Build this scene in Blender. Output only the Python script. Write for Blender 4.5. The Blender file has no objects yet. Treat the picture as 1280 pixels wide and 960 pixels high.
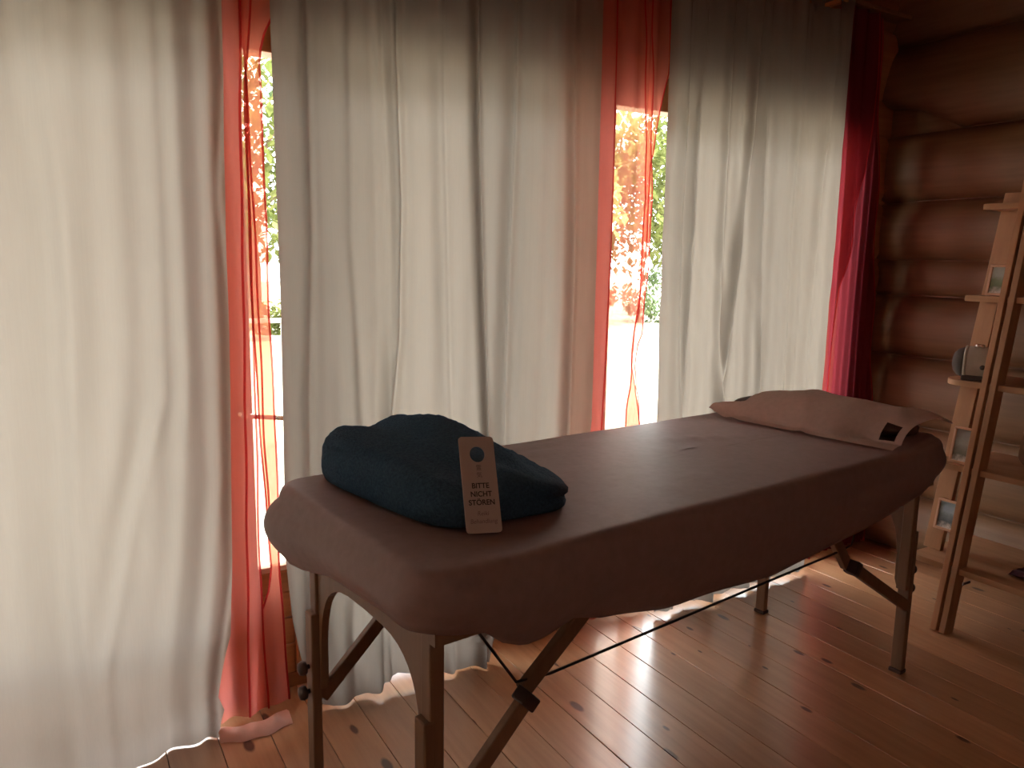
import bpy, bmesh, math, random
from mathutils import Vector, Matrix, noise
random.seed(7)
S = bpy.context.scene
COL = S.collection
R = math.radians

# ------------------------------------------------------------------ camera
CAM_H = 1.35
F_PX = 961.0
PITCH, ROLL, YAW = R(9.0), R(1.0), R(31.0)
fw = Vector((math.sin(YAW) * math.cos(PITCH), math.cos(YAW) * math.cos(PITCH), -math.sin(PITCH)))
rt0 = Vector((math.cos(YAW), -math.sin(YAW), 0))
up0 = rt0.cross(fw)
rt = rt0 * math.cos(ROLL) + up0 * math.sin(ROLL)
up = -rt0 * math.sin(ROLL) + up0 * math.cos(ROLL)
cam_d = bpy.data.cameras.new('camera')
cam_d.lens = F_PX / 1280 * 36.0
cam_d.sensor_width = 36.0
cam_d.clip_start = 0.02
cam_d.clip_end = 300
cam = bpy.data.objects.new('camera', cam_d)
COL.objects.link(cam)
cam.matrix_world = Matrix(((rt.x, up.x, -fw.x, 0), (rt.y, up.y, -fw.y, 0), (rt.z, up.z, -fw.z, CAM_H), (0, 0, 0, 1)))
S.camera = cam

def at(x, y, Y):
    """the point of the plane Y = const that the photograph shows at pixel x, y"""
    d = fw + rt * ((x - 640) / F_PX) + up * ((480 - y) / F_PX)
    k = Y / d.y
    return Vector((d.x * k, Y, CAM_H + d.z * k))

# ------------------------------------------------------------------ daylight and exposure
world = bpy.data.worlds.new('overcast_sky')
S.world = world
world.use_nodes = True
wn = world.node_tree
wn.nodes.clear()
wo = wn.nodes.new('ShaderNodeOutputWorld')
wb = wn.nodes.new('ShaderNodeBackground')
wb.inputs['Color'].default_value = (0.93, 0.97, 1.0, 1)
wb.inputs['Strength'].default_value = 8.0
wn.links.new(wb.outputs[0], wo.inputs[0])
sun_d = bpy.data.lights.new('hazy_sun', 'SUN')
sun_d.energy = 9.0
sun_d.angle = R(6)
sun_d.color = (1.0, 0.93, 0.8)
sun = bpy.data.objects.new('hazy_sun', sun_d)
COL.objects.link(sun)
sun.rotation_euler = Vector((0.3, 0.75, -0.8)).to_track_quat('-Z', 'Y').to_euler()
vs = S.view_settings
vs.view_transform = 'Standard'
vs.look = 'None'
vs.gamma = 1.0
vs.use_curve_mapping = False
vs.exposure = 0.60
S.cycles.max_bounces = 14
S.cycles.diffuse_bounces = 8
S.cycles.transparent_max_bounces = 24
S.cycles.transmission_bounces = 10
S.cycles.use_denoising = True

# ------------------------------------------------------------------ material helpers
def new_mat(name):
    m = bpy.data.materials.new(name)
    m.use_nodes = True
    nt = m.node_tree
    nt.nodes.clear()
    out = nt.nodes.new('ShaderNodeOutputMaterial')
    return m, nt, out

def N(nt, typ, **kw):
    n = nt.nodes.new(typ)
    for k, v in kw.items():
        setattr(n, k, v)
    return n

def L(nt, a, b):
    nt.links.new(a, b)

def ramp(nt, src, stops):
    r = N(nt, 'ShaderNodeValToRGB')
    els = r.color_ramp.elements
    while len(els) > 1:
        els.remove(els[-1])
    els[0].position, els[0].color = stops[0][0], (*stops[0][1], 1)
    for p, c in stops[1:]:
        e = els.new(p)
        e.color = (*c, 1)
    L(nt, src, r.inputs[0])
    return r.outputs[0]

def coords(nt, kind='Object', scale=(1, 1, 1)):
    t = N(nt, 'ShaderNodeTexCoord')
    mp = N(nt, 'ShaderNodeMapping')
    mp.inputs['Scale'].default_value = scale
    L(nt, t.outputs[kind], mp.inputs[0])
    return mp.outputs[0]

def noise_tex(nt, vec, scale, detail=4, rough=0.55):
    n = N(nt, 'ShaderNodeTexNoise')
    n.inputs['Scale'].default_value = scale
    n.inputs['Detail'].default_value = detail
    n.inputs['Roughness'].default_value = rough
    if vec is not None:
        L(nt, vec, n.inputs['Vector'])
    return n.outputs[0]

def bump(nt, height, strength=0.3, dist=0.005):
    b = N(nt, 'ShaderNodeBump')
    b.inputs['Strength'].default_value = strength
    b.inputs['Distance'].default_value = dist
    L(nt, height, b.inputs['Height'])
    return b.outputs[0]

def plain(name, c1, c2=None, rough=0.6, nscale=20, stretch=(1, 1, 1), metal=0.0, bstr=0.15, bdist=0.002, spec=0.5, coat=0.0):
    m, nt, out = new_mat(name)
    p = N(nt, 'ShaderNodeBsdfPrincipled')
    p.inputs['Roughness'].default_value = rough
    p.inputs['Metallic'].default_value = metal
    p.inputs['Specular IOR Level'].default_value = spec
    p.inputs['Coat Weight'].default_value = coat
    n = noise_tex(nt, coords(nt, 'Object', stretch), nscale)
    c2 = c2 or tuple(v * 0.8 for v in c1)
    L(nt, ramp(nt, n, [(0.3, c2), (0.7, c1)]), p.inputs['Base Color'])
    if bstr:
        L(nt, bump(nt, n, bstr, bdist), p.inputs['Normal'])
    L(nt, p.outputs[0], out.inputs[0])
    return m

def wood(name, light, dark, rough=0.5, axis=1, knots=True, flat=False, spec=0.4, obj_random=True, knot_keep=0.35, knot_col=(0.09, 0.035, 0.018), coat=0.0, knot_size=1.0):
    """pine: grain runs along the given object axis, knots scattered as flattened spots"""
    m, nt, out = new_mat(name)
    p = N(nt, 'ShaderNodeBsdfPrincipled')
    p.inputs['Roughness'].default_value = rough
    p.inputs['Specular IOR Level'].default_value = spec
    p.inputs['Coat Weight'].default_value = coat
    p.inputs['Coat Roughness'].default_value = 0.21
    tc = N(nt, 'ShaderNodeTexCoord')
    oi = N(nt, 'ShaderNodeObjectInfo')
    add = N(nt, 'ShaderNodeVectorMath', operation='ADD')
    off = N(nt, 'ShaderNodeVectorMath', operation='SCALE')
    off.inputs[0].default_value = (3.7, 5.1, 2.3)
    mul = N(nt, 'ShaderNodeMath', operation='MULTIPLY')
    mul.inputs[1].default_value = 9.0
    L(nt, oi.outputs['Random'], mul.inputs[0])
    L(nt, mul.outputs[0], off.inputs['Scale'])
    L(nt, tc.outputs['Object'], add.inputs[0])
    L(nt, off.outputs[0], add.inputs[1])
    sc = [14.0, 14.0, 14.0]
    sc[axis] = 0.9
    mp = N(nt, 'ShaderNodeMapping')
    mp.inputs['Scale'].default_value = sc
    L(nt, add.outputs[0], mp.inputs[0])
    g = noise_tex(nt, mp.outputs[0], 3.0, 6, 0.6)
    col = ramp(nt, g, [(0.25, dark), (0.5, tuple((a + b) / 2 for a, b in zip(light, dark))), (0.75, light)])
    # plank to plank tone
    hs = N(nt, 'ShaderNodeHueSaturation')
    mr = N(nt, 'ShaderNodeMapRange')
    mr.inputs['To Min'].default_value = 0.82
    mr.inputs['To Max'].default_value = 1.15
    L(nt, oi.outputs['Random'], mr.inputs[0])
    L(nt, mr.outputs[0], hs.inputs['Value'])
    L(nt, col, hs.inputs['Color'])
    col = hs.outputs[0]
    if knots:
        ks = [8.5, 8.5, 8.5]
        ks[axis] = 3.6
        kp = N(nt, 'ShaderNodeMapping')
        kp.inputs['Scale'].default_value = ks
        L(nt, add.outputs[0], kp.inputs[0])
        v = N(nt, 'ShaderNodeTexVoronoi')
        v.inputs['Scale'].default_value = 1.0
        if flat:
            v.voronoi_dimensions = '2D'
        L(nt, kp.outputs[0], v.inputs['Vector'])
        spot = N(nt, 'ShaderNodeMapRange')
        spot.inputs['From Min'].default_value = 0.125 * knot_size
        spot.inputs['From Max'].default_value = 0.085 * knot_size
        sep = N(nt, 'ShaderNodeSeparateColor')
        L(nt, v.outputs['Color'], sep.inputs[0])
        ks_ = N(nt, 'ShaderNodeMapRange')
        ks_.inputs['To Min'].default_value = 0.45
        ks_.inputs['To Max'].default_value = 1.25
        L(nt, sep.outputs[1], ks_.inputs[0])
        dv = N(nt, 'ShaderNodeMath', operation='DIVIDE')
        wob = N(nt, 'ShaderNodeMath', operation='MULTIPLY_ADD')
        wob.inputs[1].default_value = 0.05
        L(nt, g, wob.inputs[0])
        L(nt, v.outputs['Distance'], wob.inputs[2])
        L(nt, wob.outputs[0], dv.inputs[0])
        L(nt, ks_.outputs[0], dv.inputs[1])
        L(nt, dv.outputs[0], spot.inputs[0])
        keep = N(nt, 'ShaderNodeMath', operation='LESS_THAN')
        keep.inputs[1].default_value = knot_keep
        L(nt, sep.outputs[0], keep.inputs[0])
        k = N(nt, 'ShaderNodeMath', operation='MULTIPLY')
        L(nt, spot.outputs[0], k.inputs[0])
        L(nt, keep.outputs[0], k.inputs[1])
        mx = N(nt, 'ShaderNodeMix', data_type='RGBA')
        L(nt, k.outputs[0], mx.inputs['Factor'])
        L(nt, col, mx.inputs['A'])
        mx.inputs['B'].default_value = (*knot_col, 1)
        col = mx.outputs['Result']
    L(nt, col, p.inputs['Base Color'])
    L(nt, bump(nt, g, 0.12, 0.002), p.inputs['Normal'])
    L(nt, p.outputs[0], out.inputs[0])
    return m

def cloth_light(name, dif, trans, fac_trans, weave=900, rough_noise=None, clear=0.0, clear_col=(1, 1, 1)):
    """thin cloth: reflects on the lit side and lets light through to the other"""
    m, nt, out = new_mat(name)
    d = N(nt, 'ShaderNodeBsdfDiffuse')
    t = N(nt, 'ShaderNodeBsdfTranslucent')
    co = coords(nt, 'Object', (1, 1, 0.55))
    n = noise_tex(nt, co, 6, 5, 0.6)
    slub = noise_tex(nt, coords(nt, 'Object', (260, 260, 9)), 1.0, 3, 0.6)
    mixn = N(nt, 'ShaderNodeMix', data_type='FLOAT')
    mixn.inputs['Factor'].default_value = 0.5
    L(nt, n, mixn.inputs['A'])
    L(nt, slub, mixn.inputs['B'])
    f = mixn.outputs[0]
    L(nt, ramp(nt, f, [(0.3, tuple(v * 0.93 for v in dif)), (0.7, dif)]), d.inputs['Color'])
    L(nt, ramp(nt, f, [(0.3, tuple(v * 0.93 for v in trans)), (0.7, trans)]), t.inputs['Color'])
    mx = N(nt, 'ShaderNodeMixShader')
    mx.inputs[0].default_value = fac_trans
    L(nt, d.outputs[0], mx.inputs[1])
    L(nt, t.outputs[0], mx.inputs[2])
    res = mx.outputs[0]
    if clear > 0:
        tr = N(nt, 'ShaderNodeBsdfTransparent')
        tr.inputs['Color'].default_value = (*clear_col, 1)
        m2 = N(nt, 'ShaderNodeMixShader')
        m2.inputs[0].default_value = clear
        L(nt, res, m2.inputs[1])
        L(nt, tr.outputs[0], m2.inputs[2])
        res = m2.outputs[0]
    L(nt, res, out.inputs[0])
    return m

def glass_mat(name):
    m, nt, out = new_mat(name)
    tr = N(nt, 'ShaderNodeBsdfTransparent')
    tr.inputs['Color'].default_value = (0.96, 0.98, 0.97, 1)
    gl = N(nt, 'ShaderNodeBsdfGlossy')
    gl.inputs['Roughness'].default_value = 0.02
    lw = N(nt, 'ShaderNodeLayerWeight')
    pw = N(nt, 'ShaderNodeMath', operation='POWER')
    pw.inputs[1].default_value = 5.0
    L(nt, lw.outputs['Facing'], pw.inputs[0])
    fr = N(nt, 'ShaderNodeMath', operation='MULTIPLY_ADD')
    fr.inputs[1].default_value = 0.9
    fr.inputs[2].default_value = 0.04
    L(nt, pw.outputs[0], fr.inputs[0])
    lw.inputs['Blend'].default_value = 0.5
    mx = N(nt, 'ShaderNodeMixShader')
    L(nt, fr.outputs[0], mx.inputs[0])
    L(nt, tr.outputs[0], mx.inputs[1])
    L(nt, gl.outputs[0], mx.inputs[2])
    L(nt, mx.outputs[0], out.inputs[0])
    return m

def leaf_mat(name, a, b, c):
    m, nt, out = new_mat(name)
    d = N(nt, 'ShaderNodeBsdfDiffuse')
    t = N(nt, 'ShaderNodeBsdfTranslucent')
    n = noise_tex(nt, coords(nt, 'Object'), 1.3, 4, 0.65)
    col = ramp(nt, n, [(0.35, a), (0.5, b), (0.65, c)])
    L(nt, col, d.inputs['Color'])
    L(nt, col, t.inputs['Color'])
    mx = N(nt, 'ShaderNodeMixShader')
    mx.inputs[0].default_value = 0.4
    L(nt, d.outputs[0], mx.inputs[1])
    L(nt, t.outputs[0], mx.inputs[2])
    L(nt, mx.outputs[0], out.inputs[0])
    return m

M = {}
M['linen'] = cloth_light('white_linen', (0.33, 0.285, 0.255), (0.245, 0.210, 0.182), 0.56)
M['sheer'] = cloth_light('red_sheer', (0.86, 0.24, 0.22), (0.94, 0.29, 0.24), 0.6, clear=0.50, clear_col=(1.0, 0.80, 0.68))
M['sheer_hem'] = cloth_light('red_sheer_hem', (0.5, 0.05, 0.06), (0.6, 0.05, 0.05), 0.45, clear=0.22, clear_col=(1.0, 0.35, 0.3))
M['sheer_double'] = cloth_light('red_sheer_double', (0.80, 0.24, 0.20), (0.90, 0.28, 0.20), 0.6, clear=0.30, clear_col=(1.0, 0.62, 0.42))
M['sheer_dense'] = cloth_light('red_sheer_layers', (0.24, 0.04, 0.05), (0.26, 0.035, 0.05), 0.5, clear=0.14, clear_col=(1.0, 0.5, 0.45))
M['sheer_pale'] = cloth_light('pale_hem', (0.8, 0.5, 0.42), (0.8, 0.5, 0.42), 0.4)
M['floor'] = wood('varnished_pine', (0.54, 0.285, 0.145), (0.40, 0.19, 0.09), rough=0.36, axis=1, spec=0.5, coat=1.0, knot_keep=0.42, knot_size=1.1, flat=True)
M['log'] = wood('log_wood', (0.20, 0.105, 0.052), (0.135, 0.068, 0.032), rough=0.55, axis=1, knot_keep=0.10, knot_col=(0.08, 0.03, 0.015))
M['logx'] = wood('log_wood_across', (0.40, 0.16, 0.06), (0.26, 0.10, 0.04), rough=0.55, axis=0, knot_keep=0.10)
M['doorwood'] = wood('door_wood', (0.55, 0.24, 0.09), (0.38, 0.15, 0.055), rough=0.4, axis=2, knots=False)
M['doorboard'] = wood('door_board', (0.55, 0.24, 0.09), (0.38, 0.15, 0.055), rough=0.4, axis=0, knots=False)
M['ceil'] = wood('ceiling_wood', (0.55, 0.36, 0.22), (0.45, 0.28, 0.16), rough=0.6, axis=0, knot_keep=0.2)
M['plaster'] = plain('warm_plaster', (0.72, 0.56, 0.46), (0.70, 0.54, 0.44), rough=0.9, nscale=8)
M['dark_joint'] = plain('joint', (0.07, 0.03, 0.015), rough=0.9, bstr=0)
M['glass'] = glass_mat('window_glass')
M['cover'] = plain('brown_stretch_cover', (0.27, 0.19, 0.19), (0.235, 0.165, 0.165), rough=0.55, nscale=40, bstr=0.1, spec=0.35)
M['pad'] = plain('vinyl_pad', (0.20, 0.12, 0.09), rough=0.5)
M['towel'] = plain('navy_terry', (0.050, 0.105, 0.170), (0.028, 0.060, 0.105), rough=0.95, nscale=160, bstr=0.9, bdist=0.006, spec=0.1)
M['tablewood'] = wood('table_wood', (0.24, 0.145, 0.09), (0.17, 0.10, 0.06), rough=0.4, axis=2, knots=False, spec=0.4)
M['knob'] = plain('dark_plastic', (0.05, 0.03, 0.025), rough=0.4, bstr=0)
M['cable'] = plain('black_cable', (0.015, 0.012, 0.012), rough=0.5, bstr=0)
M['steel'] = plain('steel', (0.55, 0.52, 0.5), rough=0.3, metal=1.0, bstr=0)
M['card'] = plain('laminated_card', (0.46, 0.40, 0.385), (0.44, 0.38, 0.365), rough=0.35, bstr=0)
M['ink'] = plain('black_ink', (0.02, 0.017, 0.02), rough=0.5, bstr=0)
M['ink_grey'] = plain('grey_ink', (0.17, 0.13, 0.13), rough=0.5, bstr=0)
M['ink_soft'] = plain('faded_ink', (0.24, 0.17, 0.17), rough=0.5, bstr=0)
M['beige'] = plain('beige_cotton', (0.72, 0.55, 0.49), (0.66, 0.50, 0.44), rough=0.9, nscale=60, bstr=0.25)
M['bolster'] = plain('dark_brown_cushion', (0.07, 0.032, 0.022), rough=0.7)
M['shelf'] = wood('shelf_pine', (0.52, 0.28, 0.15), (0.40, 0.20, 0.10), rough=0.5, axis=2, knots=False)
M['board'] = wood('shelf_board_pine', (0.50, 0.28, 0.15), (0.38, 0.20, 0.10), rough=0.5, axis=1, knots=False)
M['radio'] = plain('silver_plastic', (0.52, 0.48, 0.42), rough=0.35, bstr=0)
M['radio_dark'] = plain('dark_mesh', (0.07, 0.055, 0.05), rough=0.6, nscale=300, bstr=0.5)
M['chrome'] = plain('chrome', (0.8, 0.78, 0.74), rough=0.12, metal=1.0, bstr=0)
M['frame'] = plain('pale_frame', (0.70, 0.42, 0.28), (0.62, 0.36, 0.24), rough=0.5)
M['dark_box'] = plain('dark_box', (0.05, 0.035, 0.02), rough=0.6)
M['redbowl'] = plain('dark_red_glaze', (0.16, 0.03, 0.02), rough=0.25, bstr=0)
M['purple'] = plain('purple_cloth', (0.22, 0.10, 0.13), (0.12, 0.05, 0.06), rough=0.9, nscale=9, bstr=0.2)
M['tray'] = plain('pale_wood_tray', (0.36, 0.20, 0.12), rough=0.6)
M['gravel'] = plain('pale_gravel', (0.58, 0.52, 0.42), (0.45, 0.39, 0.30), rough=0.95, nscale=14, bstr=0.4)
M['grass'] = plain('lawn', (0.16, 0.24, 0.06), (0.10, 0.16, 0.04), rough=0.95, nscale=8)
M['bark'] = plain('bark', (0.16, 0.11, 0.07), rough=0.95, nscale=10, bstr=0.6, bdist=0.02)
M['leaf_green'] = leaf_mat('green_leaves', (0.11, 0.14, 0.04), (0.19, 0.21, 0.07), (0.27, 0.27, 0.11))
M['leaf_yellow'] = leaf_mat('yellow_leaves', (0.42, 0.38, 0.16), (0.52, 0.46, 0.22), (0.62, 0.55, 0.32))
M['leaf_dark'] = leaf_mat('dark_leaves', (0.07, 0.11, 0.05), (0.11, 0.15, 0.07), (0.17, 0.20, 0.10))
M['leaf_red'] = leaf_mat('red_leaves', (0.35, 0.10, 0.06), (0.45, 0.16, 0.10), (0.55, 0.22, 0.12))
M['rail'] = plain('grey_rail', (0.34, 0.30, 0.28), rough=0.6)

def photo_mat(name, sky, land):
    m, nt, out = new_mat(name)
    p = N(nt, 'ShaderNodeBsdfPrincipled')
    p.inputs['Roughness'].default_value = 0.2
    co = coords(nt, 'Object')
    sx = N(nt, 'ShaderNodeSeparateXYZ')
    L(nt, co, sx.inputs[0])
    n = noise_tex(nt, co, 45, 4)
    a = N(nt, 'ShaderNodeMath', operation='MULTIPLY_ADD')
    a.inputs[1].default_value = 0.06
    L(nt, n, a.inputs[0])
    L(nt, sx.outputs[2], a.inputs[2])
    L(nt, ramp(nt, a.outputs[0], [(0.045, (0.75, 0.72, 0.70)), (0.06, tuple(v * 0.6 for v in land)), (0.085, land), (0.11, sky), (0.14, tuple(v * 0.8 for v in sky))]), p.inputs['Base Color'])
    L(nt, p.outputs[0], out.inputs[0])
    return m
M['photo_blue'] = photo_mat('blue_landscape_print', (0.40, 0.52, 0.62), (0.24, 0.32, 0.36))
M['photo_green'] = photo_mat('green_landscape_print', (0.42, 0.45, 0.42), (0.20, 0.26, 0.14))
M['photo_grey'] = photo_mat('grey_landscape_print', (0.42, 0.42, 0.40), (0.28, 0.28, 0.24))

# ------------------------------------------------------------------ mesh helpers
def link(o, parent=None):
    COL.objects.link(o)
    if parent is not None:
        o.parent = parent
    return o

def build(name, bm, m, parent=None, smooth=False, loc=None):
    me = bpy.data.meshes.new(name)
    bmesh.ops.recalc_face_normals(bm, faces=bm.faces[:])
    bm.to_mesh(me)
    bm.free()
    if m is not None:
        for x in (m if isinstance(m, list) else [m]):
            me.materials.append(x)
    if smooth:
        for p in me.polygons:
            p.use_smooth = True
    o = bpy.data.objects.new(name, me)
    if loc is not None:
        o.location = loc
    return link(o, parent)

def tag(o, label, cat, group=None, kind=None):
    o['label'] = label
    o['category'] = cat
    if group:
        o['group'] = group
    if kind:
        o['kind'] = kind
    return o

def thing(name, label, cat, loc=(0, 0, 0), group=None):
    o = bpy.data.objects.new(name, None)
    o.location = loc
    o.empty_display_size = 0.1
    COL.objects.link(o)
    return tag(o, label, cat, group)

def struct(o):
    o['kind'] = 'structure'
    return o

def box(bm, c, s, rot=None, bevel=0.0):
    g = bmesh.ops.create_cube(bm, size=1.0)['verts']
    for v in g:
        v.co = Vector((v.co.x * s[0], v.co.y * s[1], v.co.z * s[2]))
    if bevel:
        es = list({e for v in g for e in v.link_edges})
        r = bmesh.ops.bevel(bm, geom=es, offset=bevel, segments=2, affect='EDGES', profile=0.5)
        g = list({v for f in r['faces'] for v in f.verts} | {v for v in g if v.is_valid})
    for v in g:
        if rot is not None:
            v.co = rot @ v.co
        v.co += Vector(c)
    return bm

def box_between(bm, x, y, z, bevel=0.0):
    return box(bm, ((x[0] + x[1]) / 2, (y[0] + y[1]) / 2, (z[0] + z[1]) / 2), (x[1] - x[0], y[1] - y[0], z[1] - z[0]), bevel=bevel)

def bar(bm, a, b, w, d, side=Vector((0, 0, 1)), bevel=0.0):
    """rectangular bar from a to b; w across side-normal, d along side"""
    a, b = Vector(a), Vector(b)
    t = (b - a)
    ln = t.length
    t.normalize()
    n = side - t * side.dot(t)
    n.normalize()
    s = t.cross(n)
    rot = Matrix((s, n, t)).transposed()
    return box(bm, (a + b) / 2, (w, d, ln), rot, bevel)

def tube(bm, pts, r, seg=8, cap=True):
    pts = [Vector(p) for p in pts]
    rings = []
    for i, p in enumerate(pts):
        t = (pts[min(i + 1, len(pts) - 1)] - pts[max(i - 1, 0)]).normalized()
        n = Vector((0, 0, 1)) if abs(t.z) < 0.9 else Vector((1, 0, 0))
        a = t.cross(n).normalized()
        b = t.cross(a)
        rr = r[i] if isinstance(r, (list, tuple)) else r
        rings.append([bm.verts.new(p + (a * math.cos(2 * math.pi * k / seg) + b * math.sin(2 * math.pi * k / seg)) * rr) for k in range(seg)])
    for i in range(len(rings) - 1):
        for k in range(seg):
            bm.faces.new((rings[i][k], rings[i][(k + 1) % seg], rings[i + 1][(k + 1) % seg], rings[i + 1][k]))
    if cap:
        bm.faces.new(rings[0])
        bm.faces.new(rings[-1])
    return bm

def lathe(bm, prof, seg=20, mat4=None):
    """profile (r, z) about z"""
    mat4 = mat4 or Matrix()
    rings = []
    for r, z in prof:
        rings.append([bm.verts.new(mat4 @ Vector((r * math.cos(2 * math.pi * k / seg), r * math.sin(2 * math.pi * k / seg), z))) for k in range(seg)])
    for i in range(len(rings) - 1):
        for k in range(seg):
            bm.faces.new((rings[i][k], rings[i][(k + 1) % seg], rings[i + 1][(k + 1) % seg], rings[i + 1][k]))
    bm.faces.new(rings[0])
    bm.faces.new(rings[-1])
    return bm

def prism(bm, poly, axis_a, axis_b, axis_n, origin, thick):
    """extrude a 2-D polygon spanned by axis_a, axis_b along axis_n"""
    o = Vector(origin)
    lo = [bm.verts.new(o + axis_a * p[0] + axis_b * p[1]) for p in poly]
    hi = [bm.verts.new(v.co + axis_n * thick) for v in lo]
    n = len(poly)
    bm.faces.new(lo)
    bm.faces.new(list(reversed(hi)))
    for i in range(n):
        bm.faces.new((lo[i], lo[(i + 1) % n], hi[(i + 1) % n], hi[i]))
    return bm

def lerp_list(tab, z):
    """piecewise linear table [(z, value)] sorted by z"""
    if z <= tab[0][0]:
        return tab[0][1]
    for (z0, a), (z1, b) in zip(tab, tab[1:]):
        if z <= z1:
            return a + (b - a) * (z - z0) / (z1 - z0)
    return tab[-1][1]

def gauss(x, w):
    return math.exp(-(x / w) ** 2)

def smooth01(t):
    t = max(0.0, min(1.0, t))
    return t * t * (3 - 2 * t)

# ------------------------------------------------------------------ room shell
X_L, X_R, Y_B, Y_W, Z_C = -1.7, 3.42, -2.4, 2.30, 2.75
bm = bmesh.new()
box_between(bm, (X_L - 0.2, X_R + 0.3), (Y_B - 0.2, Y_W + 0.3), (-0.12, -0.024))
floor = struct(build('floor', bm, M['dark_joint']))
PW = 0.1345
bm = bmesh.new()
box_between(bm, (-PW / 2 + 0.0009, PW / 2 - 0.0009), (Y_B, Y_W), (-0.024, 0.0), bevel=0.0018)
plank0 = build('plank', bm, M['floor'], floor)
x0 = 1.0 - PW * 20
nplank = int((X_R - X_L) / PW) + 2
first = True
for i in range(nplank):
    x = x0 + PW * (i + 0.5)
    if x < X_L - PW or x > X_R + PW:
        continue
    o = plank0 if first else link(plank0.copy(), floor)
    first = False
    o.location = (x, 0, random.uniform(-0.0006, 0.0006))

bm = bmesh.new()
box_between(bm, (X_L - 0.9, X_R + 0.9), (Y_B - 0.5, Y_W + 1.2), (Z_C, Z_C + 0.2))  # unseen overhang past the windows added to dim and warm the upper curtains
struct(build('ceiling', bm, M['ceil']))
bm = bmesh.new()
box_between(bm, (X_L - 0.2, X_L), (Y_B - 0.2, Y_W + 0.3), (-0.02, Z_C))
struct(build('wall_left', bm, M['plaster']))
bm = bmesh.new()
box_between(bm, (X_L, X_R), (Y_B - 0.2, Y_B), (-0.02, Z_C))
struct(build('wall_front', bm, M['plaster']))

# right wall: stacked logs
bm = bmesh.new()
box_between(bm, (X_R + 0.05, X_R + 0.3), (Y_B - 0.2, Y_W + 0.3), (-0.02, Z_C))
wall_right = struct(build('wall_right', bm, M['log']))
grooves = [0.0, 0.29, 0.62, 0.945, 1.228, 1.39, 1.66, 1.965, 2.36, 2.75]
for i, (z0, z1) in enumerate(zip(grooves, grooves[1:])):
    h = z1 - z0
    zc = (z0 + z1) / 2
    bm = bmesh.new()
    rings = []
    ny, na = 26, 14
    bulge = 0.085 if h > 0.2 else 0.05
    if i == 7:
        bulge = 0.13
    for j in range(ny + 1):
        y = Y_B + (Y_W + 0.06 - Y_B) * j / ny
        wob = 0.008 * math.sin(1.3 * y + i * 2.1) + 0.006 * math.sin(3.1 * y + i)
        row = []
        for k in range(na + 1):
            a = -math.pi / 2 + math.pi * k / na
            zz = math.sin(a) * h / 2 * 0.995
            xx = max(0.0, math.cos(a)) * (bulge + wob)
            if i == 7:                                   # thick plate log whose end is scooped off at the corner
                cut = smooth01((Y_W - 0.02 - y) / 0.30)
                if zz < 0:
                    zz = zz * (0.35 + 0.65 * cut)
            row.append(bm.verts.new((X_R + 0.060 - xx, y, zc + zz)))
        rings.append(row)
    for j in range(ny):
        for k in range(na):
            bm.faces.new((rings[j][k], rings[j + 1][k], rings[j + 1][k + 1], rings[j][k + 1]))
    build('log', bm, M['log'], wall_right, smooth=True)

# window wall: header logs, pier, sill log
bm = bmesh.new()
box_between(bm, (X_L - 0.2, X_R + 0.3), (Y_W + 0.03, Y_W + 0.22), (2.06, Z_C))
box_between(bm, (3.22, X_R + 0.3), (Y_W + 0.03, Y_W + 0.22), (-0.02, 2.06))
box_between(bm, (X_L - 0.2, -1.55), (Y_W + 0.03, Y_W + 0.22), (-0.02, 2.06))
box_between(bm, (-1.55, 3.22), (Y_W + 0.0, Y_W + 0.22), (-0.10, 0.045))
wall_back = struct(build('wall_back', bm, M['logx']))
def wall_log(x0, x1, z0, z1, bulge=0.05):
    bm = bmesh.new()
    nx, na = max(2, int((x1 - x0) / 0.3)), 10
    rows = []
    for j in range(nx + 1):
        x = x0 + (x1 - x0) * j / nx
        row = []
        for k in range(na + 1):
            a = -math.pi / 2 + math.pi * k / na
            row.append(bm.verts.new((x, Y_W + 0.04 - (max(0, math.cos(a)) ** 0.75) * (bulge + 0.005 * math.sin(2 * x + z0 * 5)), (z0 + z1) / 2 + math.sin(a) * (z1 - z0) / 2 * 0.995)))
        rows.append(row)
    for j in range(nx):
        for k in range(na):
            bm.faces.new((rows[j][k], rows[j + 1][k], rows[j + 1][k + 1], rows[j][k + 1]))
    build('log', bm, M['logx'], wall_back, smooth=True)
wall_log(X_L, X_R, 2.115, 2.42)
wall_log(X_L, X_R, 2.42, 2.75)
for z0, z1 in zip(grooves[:7], grooves[1:8]):
    wall_log(3.24, X_R, z0, min(z1, 2.03), 0.045)
bm = bmesh.new()
box_between(bm, (-1.56, 3.24), (Y_W - 0.012, Y_W + 0.04), (2.035, 2.112), bevel=0.006)
struct(build('trim_1', bm, M['doorboard']))

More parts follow.
